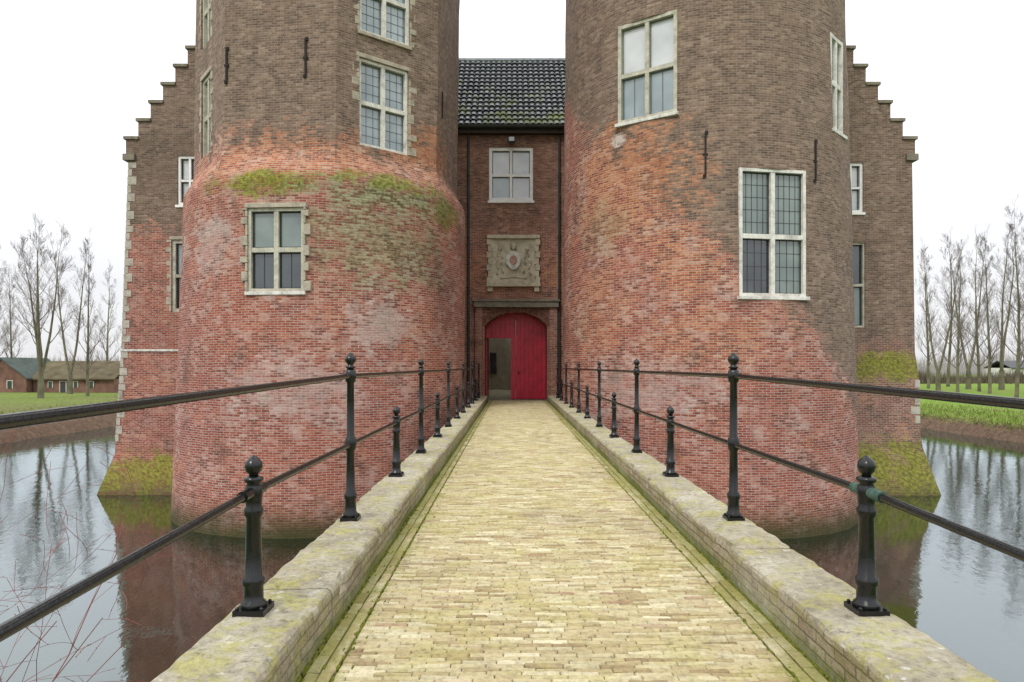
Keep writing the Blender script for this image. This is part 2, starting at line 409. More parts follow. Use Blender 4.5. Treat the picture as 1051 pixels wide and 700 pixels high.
def tower(tw, name, label, mat):
    rf, cf, cy = TW[tw]; b = BASE[tw]
    root = thing(name, label, 'tower', b)
    m = MB(); N = 160; zs = [-1.0]+[i*.4 for i in range(0, 25)]+[9.95+.115*i for i in range(0, 11)]+[11.5+.6*i for i in range(0, 17)]
    for z in zs:
        for i in range(N):
            th = R_(16+360*i/N); r = rf(th, z)
            q = Vector((math.sin(th)*4.6, math.cos(th)*4.6, z))
            r += noise.noise(q*.6)*.03+noise.noise(q*1.9)*.012
            m.v.append((cf(z)+r*math.sin(th), cy-r*math.cos(th), z))
    for j in range(len(zs)-1):
        for i in range(N): m.f.append((j*N+i, j*N+(i+1) % N, (j+1)*N+(i+1) % N, (j+1)*N+i))
    m.f += [tuple(range(N)), tuple(range((len(zs)-1)*N, len(zs)*N))]
    w = m.build('wall', mat, root)
    return root, w

tl, wallL = tower('L', 'castle_tower', 'left gate tower, red brick with mossy ledges and an eight-sided upper part', M['brickL'])
cu = MB()
twin('L', tl, cu, 254, 213, 311, 299, 'stone_w', ['gl_g', 'gl_g', 'gl_d', 'gl_d'], fr=.085, mu=.13, surround=.20, sill='stone_light', bars=((1, 1), (2, 1)))
twin('L', tl, cu, 370, 66, 419, 154, 'stone_light', ['gl_l', 'gl_l', 'gl_l', 'gl_l'], fr=.085, mu=.12, surround=.26, bars=(3, 4), ba=.02, barmat='lead_grey')
twin('L', tl, cu, 371, -45, 420, 40, 'stone_light', ['gl_l'], fr=.085, mu=.12, surround=.2, sill='stone_s', bars=(3, 4), ba=.02, barmat='lead_grey')
twin('L', tl, cu, 207, 78, 216, 160, 'stone_w', ['gl_l', 'gl_l', 'gl_d', 'gl_d'], fr=.10, mu=.14, surround=.22, bars=(1, 1))
twin('L', tl, cu, 207, -30, 216, 46, 'stone_w', ['gl_l', 'gl_l', 'gl_d', 'gl_d'], fr=.10, mu=.14, surround=.22, bars=(1, 1))
cut(wallL, cu)
for px, a, b in ((233, 50, 84), (314, 40, 78), (453, 95, 120)): anchor('L', tl, px, a, b)
trw, wallR = tower('R', 'castle_tower', 'right gate tower, round brown brick turning orange and pink towards the bridge', M['brickR'])
cu = MB()
twin('R', trw, cu, 634, 18, 692, 121, 'stone_w', ['gl_w', 'gl_w', 'gl_l', 'gl_l'], fr=.10, mu=.12, tr=.48, sill='stone_light', bars=((1, 1), (2, 1)), ba=.022, barmat='lead_grey')
twin('R', trw, cu, 761, 173, 828, 304, 'stone_light', ['gl_g', 'gl_g', 'gl_d', 'gl_g'], fr=.085, mu=.13, tr=.47, sill='stone_light', bars=((5, 5), (4, 4)), ba=.025)
twin('R', trw, cu, 855, 38, 866.5, 136, 'stone_light', ['gl_l', 'gl_l', 'gl_d', 'gl_d'], fr=.12, mu=.14, sill='stone_light', bars=(1, 1))
cut(wallR, cu)
for px, a, b in ((724, 136, 181), (836, 145, 186)): anchor('R', trw, px, a, b)

# ---------------------------------------------------------------- wings
S = F/26.0
def wing(sgn, label, prof, mat):
    root = thing('castle_wing', label, 'castle wing', (sgn*9, 38, 0))
    xin = sgn*3.2
    m = MB()
    for z, xo, yf in prof:
        m.v += [(sgn*xo, yf, z), (xin, yf, z), (xin, 50, z), (sgn*xo, 50, z)]
    for j in range(len(prof)-1):
        for i in range(4): m.f.append((j*4+i, j*4+(i+1) % 4, j*4+4+(i+1) % 4, j*4+4+i))
    m.f += [(0, 1, 2, 3), tuple(range(len(prof)*4-4, len(prof)*4))]
    w = m.build('wall', mat, root)
    xo = prof[-1][1]; sw, sh = .47, .69; tops = []
    mid = (xo+3.2)/2
    x = xo+.12; z = 12.85; pts = [(x, z)]
    for i in range(99):
        z2 = z+(sh if i else .55); x2 = x-sw
        pts += [(x, z2)]; tops.append((x, x2, z2))
        if x2 < mid: break
        pts += [(x2, z2)]; x, z = x2, z2
    right = [(2*mid-a, b) for a, b in reversed(pts)]
    poly = [(sgn*a, b) for a, b in pts+right]
    m = MB(); m.prism(poly, 26.0, 26.5); m.build('stepped_gable', mat, root)
    for a, b, z2 in tops:
        for q in (1, -1):
            a1, b1 = (a, b) if q > 0 else (2*mid-a, 2*mid-b)
            lo, hi = min(a1, b1), max(a1, b1)
            lo, hi = (lo-.02, hi+.07) if q > 0 else (lo-.07, hi+.02)
            lo, hi = sorted((sgn*lo, sgn*hi))
            cp = MB(); cp.box(lo, hi, 25.93, 26.57, z2+.003, z2+.12); cp.build('coping', M['coping'], root, bevel=.01)
    lo, hi = sorted((sgn*(xo-.25), sgn*(xo+.20)))
    cp = MB(); cp.box(lo, hi, 25.9, 26.6, 12.6, 12.845); cp.build('kneeler_stone', M['coping'], root, bevel=.01)
    rf = MB(); zt = 13.15+ (xo-mid)*1.45
    rf.prism([(sgn*(xo-.1), 12.86), (sgn*mid, zt), (sgn*3.3, 12.86)], 26.52, 50)
    rf.build('roof', M['slate'], root)
    return root, w
PL = [(-1, 15.5, 25.0), (0, 15.35, 25.2), (1.45, 15.08, 25.9), (5.3, 14.88, 26.0), (12.85, 14.6, 26.0)]
PR = [(-1, 15.95, 24.9), (0, 15.8, 25.1), (1.7, 15.48, 25.7), (2.45, 15.42, 25.8), (4.2, 15.42, 25.82), (5.3, 15.36, 26.0), (12.85, 15.25, 26.0)]
wlft, ww = wing(-1, 'left castle wing with stepped gable, pale corner stones and thin stone string course', PL, M['brickWL'])
cu = MB()
def fx(px): return (px-CXP)/S
def fz(py): return EYE+(HY-py)/S
window(wlft, cu, (fx(182)+.45, 26.0, (fz(158)+fz(212))/2), 0, .9, fz(158)-fz(212)-.12, 'white', ['gl_w'], fr=.1, mu=.08, sill='white', bars=(1, 1))
window(wlft, cu, (fx(176)+.5, 26.0, (fz(246)+fz(320))/2), 0, 1.0, fz(246)-fz(320), 'stone_w', ['gl_l', 'gl_l', 'gl_d', 'gl_d'], fr=.13, mu=.12, surround=.2, bars=(1, 1))
cut(ww, cu)
m = MB(); m.box(-14.92, -9.5, 25.95, 26.2, 5.33, 5.41); m.build('string_course', M['stone_light'], wlft, bevel=.01)
q = MB(); z = 1.9; i = 0
while z < 12.4:
    hh = rng.uniform(.24, .36); xo = interp(z, [(a, b) for a, b, c in PL]); yf = interp(z, [(a, c) for a, b, c in PL])
    wdt = .30 if i % 2 else .15
    q.box(-xo-.015, -xo+wdt*rng.uniform(.75, 1.15), yf-.018, yf+(.5 if i % 2 == 0 else .28), z+.012, z+hh-.012)
    z += hh; i += 1
q.build('corner_stones', M['stone_q'], wlft, bevel=.012)
wrt, ww = wing(1, 'right castle wing with stepped gable and bright green moss above the water', PR, M['brickWR'])
cu = MB()
window(wrt, cu, (fx(886)-.45, 26.0, (fz(167)+fz(218))/2), 0, .9, fz(167)-fz(218), 'white', ['gl_w'], fr=.1, mu=.08, sill='white', bars=(1, 1))
window(wrt, cu, (fx(888)-.55, 26.0, (fz(249)+fz(336))/2), 0, 1.1, fz(249)-fz(336), 'stone_w', ['gl_d', 'gl_d', 'gl_d', 'gl_g'], fr=.07, mu=.1, bars=(1, 1))
cut(ww, cu)
for i, z in enumerate((2.6, 2.95, 3.3, 3.62, 3.95)):
    wdt = .34 if i % 2 else .18; q = MB()
    xo = interp(z, [(a, b) for a, b, c in PR]); yf = interp(z, [(a, c) for a, b, c in PR])
    q.box(xo-wdt, xo+.02, yf-.02, yf+(.5 if i % 2 == 0 else .28), z, z+.29); q.build('corner_stone', M['stone_q'], wrt, bevel=.012)

# ---------------------------------------------------------------- gatehouse
gh = thing('gatehouse', 'narrow brick gatehouse between the two towers with tiled roof and arched gateway', 'gatehouse', (.16, 28, DECK))
m = MB(); m.box(-3.19, 3.19, 28, 33, -1, 14.45); gw = m.build('wall', M['brickG'], gh)
dc, hw = .16, 1.28
rise = .58; Ra = (hw*hw+rise*rise)/(2*rise); za = 7.0-Ra; spr = 7.0-rise; ha = math.asin(hw/Ra)
arc = [(dc+Ra*math.sin(ha-2*ha*i/20), za+Ra*math.cos(ha-2*ha*i/20)) for i in range(21)]
cu = MB(); cu.prism([(dc-hw, DECK-.02), (dc+hw, DECK-.02)]+arc, 27, 34)
gz = lambda y: EYE+(HY-y)/25.0
window(gh, cu, ((524.5-CXP)/25, 28, (gz(151)+gz(206))/2), 0, 1.8, gz(151)-gz(206), 'white', ['gl_w', 'gl_w', 'gl_l', 'gl_w'], fr=.13, mu=.11, tr=.48, sill='white', bars=((1, 1), (1, 1)), barmat='bar', ba=.022)
cut(gw, cu)
m = MB(); s1 = Ra+.28
P = lambda r, a: (dc+r*math.sin(a), za+r*math.cos(a))
for i in range(25):
    a0 = -ha+2*ha*i/25+.005; a1 = -ha+2*ha*(i+1)/25-.005
    m.prism([P(Ra+.004, a0), P(s1, a0), P(s1, a1), P(Ra+.004, a1)], 27.955, 28.2)
m.build('arch_ring', simple('arch_brick', (.19, .095, .065), .9, .2, .5, 9), gh, bevel=.006)
pbm = brick_mat('portal_brick', False, 20, 0, [], eff=.1, wet=-9, low=GB)
for x0, x1 in ((-1.50, -1.2), (1.52, 1.84)):
    m = MB(); m.box(x0, x1, 27.80, 28.1, DECK, 7.16); m.build('pilaster', pbm, gh)
m = MB(); m.box(-1.56, 1.9, 27.70, 28.1, 7.165, 7.40); m.box(-1.6, 1.94, 27.64, 28.1, 7.398, 7.48); m.build('cornice', M['coping'], gh, bevel=.01)
# doors set deep in the arch
YD = 28.85
def ztop(x): return za+math.sqrt(max(0, (Ra-.01)**2-(x-dc)**2))
def apanel(x0, x1, z0, y0, y1, n=12):
    mb = MB(); pts = [(x0, z0), (x1, z0)]+[(x1+(x0-x1)*i/n, ztop(x1+(x0-x1)*i/n)) for i in range(n+1)]
    mb.prism(pts, y0, y1); return mb
p = apanel(dc+.01, dc+hw-.01, DECK+.02, YD, YD+.06); door = p.build('door', M['red'], gh)
bt = MB()
for i in range(7):
    x = dc+.03+i*.178; bt.box(x, x+.165, YD-.025, YD-.001, DECK+.05, ztop(x+.08 if i < 4 else x+.17)-.06)
bt.build('plank', M['red'], door, bevel=.006)
for z in (3.9, 6.1):
    hg = MB(); hg.box(dc+.5, dc+hw-.03, YD-.045, YD-.026, z, z+.06); hg.build('hinge', M['red'], door)
hg = MB(); hg.tube((dc+.12, YD-.1, 4.5), (dc+.12, YD-.03, 4.5), .05, .05, 12); hg.build('handle', M['anchor'], door)
p = apanel(dc-hw+.01, dc-.01, 5.95, YD, YD+.06); p.box(dc-.20, dc-.01, YD, YD+.06, DECK+.02, 5.948)
d2 = p.build('door', M['red'], gh)
bt = MB()
for i in range(6):
    x = dc-hw+.06+i*.195; bt.box(x, x+.18, YD-.025, YD-.001, 5.98, ztop(x)-.08)
bt.build('plank', M['red'], d2, bevel=.006)
wk = MB()
T2 = lambda v: Vector((dc-hw+.06, YD+.1, 0))+Vector((math.cos(R_(90))*v.x-math.sin(R_(90))*v.y, math.sin(R_(90))*v.x+math.cos(R_(90))*v.y, v.z))
wk.box(0, .95, 0, .05, DECK+.03, 5.9, T2); wk.build('wicket_door', M['red'], gh)
m = MB(); m.box(dc-hw-.3, dc+hw+.3, 27.95, 33.0, DECK-.3, DECK-.012); m.build('threshold', M['kerb'], gh)
# armorial stone panel
px0, px1, pz0, pz1 = (501-CXP)/25, (553-CXP)/25, gz(294), gz(243)
pn = MB(); pn.box(px0+.12, px1-.12, 27.93, 28.1, pz0+.12, pz1-.1)
pan = pn.build('stone_panel', M['stone'], gh, bevel=.01)
fr = MB(); fr.box(px0-.06, px1+.06, 27.80, 28.1, pz0-.02, pz0+.118); fr.box(px0-.04, px1+.04, 27.80, 28.1, pz1-.098, pz1+.05)
for s_, xa in ((1, px0), (-1, px1)):
    zz_ = pz0+.12; i = 0
    while zz_ < pz1-.12:
        h_ = min(.26, pz1-.1-zz_); w_ = .19 if i % 2 else .13
        a_, b_ = sorted((xa-s_*(.05 if i % 2 == 0 else 0), xa+s_*w_)); fr.box(a_, b_, 27.84+.02*(i % 2), 28.1, zz_, zz_+h_-.012); zz_ += h_; i += 1
for a in (px0-.02, px1-.19): fr.box(a, a+.21, 27.87, 28.1, pz0-.22, pz0-.022)
fr.build('frame', M['stone'], pan, bevel=.012)
cm = MB(); xm = (px0+px1)/2; zm = (pz0+pz1)/2
sh = [(.31*math.sin(t)*(1-.12*(math.cos(t) < -.5)), .02+.38*math.cos(t)) for t in [2*math.pi*i/20 for i in range(20)]]
cm.prism([(xm+a, zm+b) for a, b in sh], 27.80, 27.93)
shd = cm.build('shield', M['stone_light'], pan, bevel=.01)
cm = MB(); cm.prism([(xm+a*.52, zm+.02+b*.52) for a, b in sh], 27.77, 27.799); cm.build('shield_field', M['rose'], shd, bevel=.008)
for s in (-1, 1):       # two supporters in low relief
    sp = MB()
    pts = [(.42, -.50), (.50, -.15), (.44, .1), (.54, .32), (.66, .42), (.62, .15), (.70, -.1), (.62, -.36), (.68, -.55)]
    for (a, b), (c_, d) in zip(pts, pts[1:]):
        sp.tube((xm+s*a, 27.945, zm+b), (xm+s*c_, 27.945, zm+d), .055, .045, 8)
    sp.lathe([(.0, -.1), (.08, -.06), (.09, 0), (.08, .07), (0, .1)], (xm+s*.56, 27.94, zm+.50), 10)
    sp.build('carved_supporter', M['stone'], pan, smooth=True)
sp = MB()
sp.lathe([(.0, -.1), (.13, -.05), (.10, .03), (.15, .12), (0, .15)], (xm, 27.9, zm+.56), 10)
sp.build('carved_crest', M['stone'], pan, smooth=True)
sp = MB()
for s in (-1, 1): sp.tube((xm, 27.93, zm-.62), (xm+s*.55, 27.93, zm-.70), .055, .04, 8)
sp.build('carved_scroll', M['stone'], pan, smooth=True)
# eaves and gutter
m = MB(); m.box(-3.1, 3.15, 27.72, 28.0, 14.25, 14.45); m.build('eaves_beam', simple('eaves_wood', (.05, .035, .028), .8), gh)
m = MB(); m.path([(-3.1, 27.62, 14.52), (3.15, 27.62, 14.52)], .10, 12); m.build('gutter', M['lead'], gh)
for xx in (1.93, -1.78):
    m = MB(); m.tube((xx, 27.92, 14.4), (xx, 27.92, DECK), .05, .05, 10)
    for z in (12.5, 10, 7.8, 5.2): m.lathe([(.07, 0), (.07, .09)], (xx, 27.92, z), 10)
    m.build('downpipe', M['lead'], gh)
# pantile roof
m = MB(); y0, z0, y1, z1 = 27.6, 14.5, 32.0, 19.05; rows = 16; NC = 26; nx = NC*10; xs = [-3.15+6.3*i/nx for i in range(nx+1)]
L = math.hypot(y1-y0, z1-z0); sy, sz = (y1-y0)/L, (z1-z0)/L
rv = []
for r in range(rows):
    for e in (0, 1):
        for i, x in enumerate(xs):
            ph = (i/10.0) % 1.0; col_i = int(i/10)
            wv = .050*abs(math.sin(ph*math.pi))**.8*1.5+.015*noise.noise(Vector((col_i*1.7, r*3.1, 0)))
            lift = (.075 if e == 0 else 0)+wv; s = (r+e)*L/rows-(.04 if e == 0 else 0)+.02*noise.noise(Vector((col_i*2.3, r*1.3, 5)))*(1-e)
            rv.append((x, y0+sy*s-sz*lift, z0+sz*s+sy*lift))
n1 = nx+1
m.v = rv
for r in range(rows*2-1):
    for i in range(nx): m.f.append((r*n1+i, r*n1+i+1, (r+1)*n1+i+1, (r+1)*n1+i))
ro = m.build('roof', M['tile'], gh, recalc=False, smooth=False)
m = MB(); m.v = [(-3.15, 27.65, 14.38), (3.15, 27.65, 14.38), (3.15, 32, 18.94), (-3.15, 32, 18.94), (3.15, 36.4, 14.38), (-3.15, 36.4, 14.38)]
m.f = [(0, 1, 2, 3), (3, 2, 4, 5), (0, 3, 5), (1, 4, 2), (0, 5, 4, 1)]; m.build('roof_deck', M['slate'], gh)
m = MB(); x = -3.15
while x < 3.1: m.tube((x, 32, 19.08), (x+.36, 32, 19.10), .14, .125, 10); x += .34
m.build('ridge_tiles', M['tile'], ro)
# floodlight
lt = thing('wall_lamp', 'small dark floodlight above the white window of the gatehouse', 'lamp', (-.05, 27.98, 13.95))
m = MB(); m.box(-.15, .12, 27.62, 27.80, 13.86, 14.08); m.build('housing', M['bar'], lt, bevel=.02)
m = MB(); m.path([(-.02, 27.8, 13.97), (-.02, 28.0, 14.1)], .025, 8); m.build('bracket', M['bar'], lt)
m = MB(); m.box(-.12, .09, 27.605, 27.618, 13.89, 14.05); m.build('lens', M['gl_l'], lt)

# courtyard behind the gate
m = MB(); m.box(-14, 15, 33.01, 60, -1, DECK-.03); o = m.build('courtyard', M['kerb']); tag(o, 'paved courtyard beyond the gate passage', 'courtyard', kind='structure')
cr_ = thing('courtyard_range', 'dull plastered range seen through the open wicket door', 'building', (0, 42, DECK))
m = MB(); m.box(-3.1, 3.1, 42, 48, DECK, 12); m.build('wall', M['dim'], cr_)
m = MB(); m.prism([(-3.3, 12.01), (3.3, 12.01), (0, 14.5)], 41.8, 48.2); m.build('roof', M['slate'], cr_)
m = MB(); m.box(-1.35, -.95, 41.9, 41.99, 4.3, 5.6); o = m.build('window', M['gl_d'], cr_)

# ---------------------------------------------------------------- bridge
bg = thing('footbridge', 'brick paved bridge with concrete kerbs leading to the red gate', 'bridge', (.235, 13, 0))
XL0, XL1, XR0, XR1 = -1.38, -.97, 1.44, 1.855
g = G('bridge_paving_brick', .9, .2); p = g.pos(); x, y, z = g.sep(p)
isl = g.n('ShaderNodeNewGeometry').outputs['Random Per Island']
nf = g.noise(p, 34, 6, .75); nm = g.noise(p, 2.6, 9, .75); nb_ = g.noise(p, .7, 6, .65)
c = g.ramp(isl, [(0, (.26, .19, .105)), (.15, (.37, .30, .165)), (.5, (.46, .39, .225)), (.8, (.47, .42, .265)), (.95, (.60, .545, .37)), (1, (.33, .22, .14))])
c = g.mix(g.mth('MULTIPLY', g.sstep(nm, .47, .62), .5), c, (.40, .36, .135))
c = g.mix(g.mth('MULTIPLY', g.sstep(nb_, .5, .68), .4), c, (.28, .23, .15))
c = g.mix(g.mth('MULTIPLY', g.sstep(g.noise(p, 6, 8, .8), .56, .66), .5), c, (.13, .115, .06))
c = g.mix(.85, c, g.ramp(nf, [(.25, .38), (.5, 1.0), (.78, 1.34)]), 'MULTIPLY')
xe = g.mth('ABSOLUTE', g.mth('SUBTRACT', x, .235))
me_ = g.sstep(g.mth('ADD', xe, g.mth('MULTIPLY', g.mth('SUBTRACT', nm, .5), .6)), .98, 1.12)
c = g.mix(g.mth('MULTIPLY', me_, .65), c, g.mix(nf, (.10, .10, .022), (.33, .33, .08)))
g.col(c); g.bump(g.mth('ADD', nf, nm), .8, .010); M['paving'] = g.m
g = G('mossy_joint', 1, .1); p = g.pos(); n = g.noise(p, 6, 6); g.col(g.ramp(n, [(.35, (.08, .065, .03)), (.55, (.14, .125, .045)), (.7, (.17, .18, .035))])); g.bump(g.noise(p, 60, 4), .8, .01); M['joint'] = g.m
m = MB(); m.box(XL1-.3, XR0+.3, -2, 27.95, 2.8, DECK-.020); m.build('deck_slab', M['joint'], bg)
CAM = .010
pr = random.Random(3)
m = MB()
def paver(a, b, c_, d, dz, sl=.0016):
    tx, ty = pr.gauss(0, sl), pr.gauss(0, .0013)
    i_ = .0045; zb = DECK-.04; e_ = .005; u_ = lambda: i_*pr.uniform(.7, 1.7)
    vs = [(a, c_, zb), (b, c_, zb), (b, d, zb), (a, d, zb),
          (a, c_, DECK+dz-e_), (b, c_, DECK+dz-e_), (b, d, DECK+dz-e_), (a, d, DECK+dz-e_),
          (a+u_(), c_+u_(), DECK+dz-tx-ty), (b-u_(), c_+u_(), DECK+dz+tx-ty), (b-u_(), d-i_, DECK+dz+tx+ty), (a+u_(), d-i_, DECK+dz-tx+ty)]
    m.add(vs, [(0, 1, 5, 4), (1, 2, 6, 5), (2, 3, 7, 6), (3, 0, 4, 7), (4, 5, 9, 8), (5, 6, 10, 9), (6, 7, 11, 10), (7, 4, 8, 11), (8, 9, 10, 11)])
EL, ER = XL1+.165, XR0-.165
y = -.5; row = 0
while y < 27.9:
    rh = .039*pr.uniform(.93, 1.07); wdt = .172
    x = EL-(row % 2)*wdt/2-pr.uniform(0, .04)
    sag = .005*noise.noise(Vector((0, y*.8, 2)))
    while x < ER-.01:
        wd_ = wdt*pr.uniform(.94, 1.06); x0, x1 = max(x, EL), min(x+wd_, ER)
        if x1-x0 > .02:
            yo = .022*noise.noise(Vector((x*.9, y*.35, 7)))
            dz = -CAM*((x-.235)/1.2)**2+sag+.004+pr.gauss(0, .0015)+.006*noise.noise(Vector((x*.7, y*.5, 0)))-(.010 if pr.random() < .010 else 0)
            jy = pr.gauss(0, .0012)+yo
            paver(x0+.0018, x1-.0018, y+.0019+jy, y+rh-.0019+jy, dz)
        x += wd_
    y += rh; row += 1
for xa in (XL1+.022, XL1+.090, XR0-.154, XR0-.086):     # lengthwise edging courses
    y = -.5-pr.uniform(0, .1)
    while y < 27.8:
        ln = .185*pr.uniform(.95, 1.05); dz = -CAM*((xa-.235)/1.2)**2+.003+pr.gauss(0, .0018); j = pr.gauss(0, .0015)
        paver(xa+.0025+j, xa+.0615+j, y+.002, y+ln-.002, dz); y += ln
m.build('deck', M['paving'], bg, recalc=False)
for x0, x1 in ((XL0, XL1), (XR0, XR1)):
    m = MB(); y = -2.0
    while y < 27.7:
        Lb = pr.uniform(1.5, 2.6); y1 = min(y+Lb, 27.75); j = pr.gauss(0, .004); jz = pr.gauss(0, .003)
        ny = max(3, int((y1-y)/.05)); sec = [(x0, 3.12), (x1, 3.12), (x1, 3.30), (x1, 3.40), (x1, 3.48), (x1, CURB-.03), (x1-.008, CURB-.01), (x1-.03, CURB)]
        for q in range(1, 7): sec.append((x1-.03+(x0-x1+.06)*q/7, CURB+.002))
        sec += [(x0+.03, CURB), (x0+.008, CURB-.01), (x0, CURB-.03), (x0, 3.45)]
        ns = len(sec); o_ = len(m.v)
        for k in range(ny+1):
            yy = y+.004+(y1-y-.008)*k/ny; e = .01 if k in (0, ny) else 0
            for (sx, sz_) in sec:
                nvv = noise.noise(Vector((sx*9, yy*7, sz_*9)))*.008+noise.noise(Vector((sx*25, yy*22, sz_*25)))*.005
                nvx = noise.noise(Vector((sx*9+5, yy*8, sz_*14)))*.014
                edge = abs(sz_-CURB) < .035
                chip = max(0, noise.noise(Vector((sx*3, yy*4.5, 11)))-.32)*.09 if edge and sx in (x0, x1, x0+.008, x1-.008) else 0
                m.v.append((sx+j+nvx*(1 if edge else .5)+(chip if sx < (x0+x1)/2 else -chip), yy, sz_+jz-chip*.8+(nvv if sz_ > 3.4 else 0)-(e if sz_ > 3.4 else 0)))
        for k in range(ny):
            for i in range(ns): m.f.append((o_+k*ns+i, o_+k*ns+(i+1) % ns, o_+(k+1)*ns+(i+1) % ns, o_+(k+1)*ns+i))
        m.f += [tuple(o_+i for i in range(ns)), tuple(o_+ny*ns+i for i in range(ns))]
        y = y1
    m.build('kerb', M['kerb'], bg)
for x0, x1 in ((-1.34, -1.1), (1.6, 1.81)):
    m = MB(); m.box(x0, x1, -2, 27.7, 2.3, 3.118); m.build('side_wall', M['brickW'], bg)
for yp in (7.2, 13.5, 19.5):
    m = MB(); m.box(-1.3, 1.77, yp-.4, yp+.4, -1, 2.795); m.build('pier', M['brickW'], bg)

# low moss along the kerbs
m = MB(); mr = random.Random(5)
for i in range(7000):
    side = mr.random() < .5; y = 1.8+mr.random()**1.5*24
    dens = noise.noise(Vector((0 if side else 9, y*.9, 1)))
    t_ = mr.random()
    if t_ < .6: off = abs(mr.gauss(0, .014))
    elif t_ < .85: off = .158+mr.gauss(0, .007)
    else: off = mr.random()*.25
    if dens < -.3 and t_ > .6: continue
    x = XL1+.004+off if side else XR0-.004-off
    r = mr.uniform(.003, .009); n = 5; vs = []; a0 = mr.random()*6
    zc = DECK+.000-CAM*((x-.235)/1.2)**2
    for rr2, zz in ((1, -.8), (.85, .3), (.45, .55)):
        for k in range(n):
            t = a0+k*2*math.pi/n; q = r*rr2*mr.uniform(.75, 1.25); vs.append((x+q*math.cos(t), y+q*3.0*math.sin(t), zc+r*zz))
    vs.append((x, y, zc+r*.62))
    fs = [(j*n+k, j*n+(k+1) % n, (j+1)*n+(k+1) % n, (j+1)*n+k) for j in range(2) for k in range(n)]+[(2*n+k, 2*n+(k+1) % n, 3*n) for k in range(n)]
    m.add(vs, fs)
g = G('moss', 1, .05); p = g.pos(); g.col(g.ramp(g.noise(p, 14, 6, .7), [(.3, (.07, .08, .012)), (.55, (.17, .19, .03)), (.75, (.33, .32, .09))])); g.bump(g.noise(p, 200, 3), .9, .01); M['moss'] = g.m
o = m.build('moss', M['moss'], recalc=False, smooth=True); tag(o, 'green moss growing in the joints along both kerbs', 'moss', kind='stuff')

# ---------------------------------------------------------------- railings
SH = [3.3+4.08*k for k in range(6)]; TA = [1.18, 5.28, 9.38, 13.4, 17.5, 21.6, 25.6]
def dz1(y): return interp(y, [(-2, -.12), (1.18, -.07), (5.28, 0), (26, 0)])
def dz2(y): return interp(y, [(-2, -.14), (1.18, -.06), (3.3, 0), (26, 0)])
tallp = [(.058, .028), (.058, .05), (.045, .07), (.042, .16), (.05, .175), (.05, .20), (.034, .225), (.032, .40), (.031, .535), (.042, .55), (.046, .59), (.042, .63), (.030, .65),
         (.028, .9), (.028, 1.06), (.040, 1.075), (.044, 1.115), (.040, 1.155), (.026, 1.17)]
tallf = [(.024, 1.17), (.040, 1.18), (.024, 1.195), (.022, 1.205), (.038, 1.222), (.044, 1.243), (.038, 1.266), (.016, 1.283), (.014, 1.293), (.0, 1.298)]
shortp = [(.062, .03), (.060, .05), (.046, .062), (.045, .13), (.054, .142), (.054, .165), (.041, .18), (.038, .30), (.035, .46), (.045, .475), (.045, .50), (.036, .515), (.041, .55), (.043, .585), (.039, .61), (.030, .625), (.045, .637), (.045, .652), (.024, .66)]
shortf = [(.022, .66), (.022, .67), (.036, .682), (.042, .705), (.038, .728), (.023, .745), (.014, .753), (.0, .763)]
def post(parent, x, y, tall):
    m = MB(); pr_, ff = (tallp, tallf) if tall else (shortp, shortf)
    dzz = dz1(y) if tall else 0
    b = (x, y, CURB+dzz)
    m.lathe(pr_, b, 18); o = m.build('post', M['iron'], parent)
    for f_ in o.data.polygons: f_.use_smooth = len(f_.vertices) == 4
    m = MB(); m.lathe(ff, b, 18); m.build('finial', M['iron'], o, smooth=True)
    m = MB(); s = .066 if tall else .074; m.box(x-s, x+s, y-s, y+s, CURB+.002+dzz, CURB+.03+dzz)
    for sx in (-1, 1):
        for sy_ in (-1, 1): m.lathe([(.010, .03), (.010, .04), (.006, .044)], (x+sx*(s-.016), y+sy_*(s-.016), CURB+dzz), 6)
    m.build('base_plate', M['iron'], o, bevel=0)
for side, X, lab in (('L', -1.25, 'black iron railing on the left kerb, beside the tower with the eight-sided top'),
                     ('R', 1.715, 'black iron railing on the right kerb, beside the fully round tower')):
    r = thing('railing', lab, 'railing', (X, 13, CURB))
    for y in TA: post(r, X, y, True)
    for y in SH: post(r, X, y, False)
    m = MB(); m.path([(X, y, CURB+1.115+dz1(y)) for y in (-1.5, 1.18, 5.28, 9.4, 13.5, 20, 26.6)], .0195, 12)
    m.build('upper_rail', M['iron'], r, smooth=True)
    m = MB(); m.path([(X, y, CURB+.585+dz2(y)) for y in (-1.5, 1.18, 3.3, 9.4, 13.5, 20, 26.6)], .0195, 12)
    m.build('lower_rail', M['iron'], r, smooth=True)
    y = 3.3
    for ya, yb in ((y-.14, y-.045), (y+.045, y+.12)):
        cpm = MB(); cpm.path([(X, ya, CURB+.582), (X, yb, CURB+.585)], .027, 14)
        cpm.build('coupling', M['verdigris'] if side == 'R' else M['iron'], r)

# ---------------------------------------------------------------- ground, water
def hgt(x, y):
    d = max(abs(x)-31.5, 7.0-y, y-80)
    d += .35*noise.noise(Vector((x*.25, y*.25, 0)))
    h = interp(d, [(-2, -1.3), (-.1, -.15), (.15, .12), (.9, .75), (1.8, 1.10), (4, 1.35), (40, 1.7)])
    if y < 7 and abs(x) < 24:
        t = min(1, (7-y)/9); h = h+(1.6*t*t*(3-2*t))*min(1, (24-abs(x))/8) if d > 0 else h
    if d > 1.5: h += .10*noise.noise(Vector((x*.15, y*.15, 3)))
    return h
def axis(lo, hi, fine):
    s = set()
    for a, b, st in fine:
        v = a
        while v <= b: s.add(round(v, 3)); v += st
    return sorted(s | {lo, hi})
xs = axis(-3500, 3500, [(-29, 29, 4), (29.5, 36, .35), (-36, -29.5, .35), (37, 80, 3), (-80, -37, 3), (90, 400, 40), (-400, -90, 40), (600, 3000, 400), (-3000, -600, 400)])
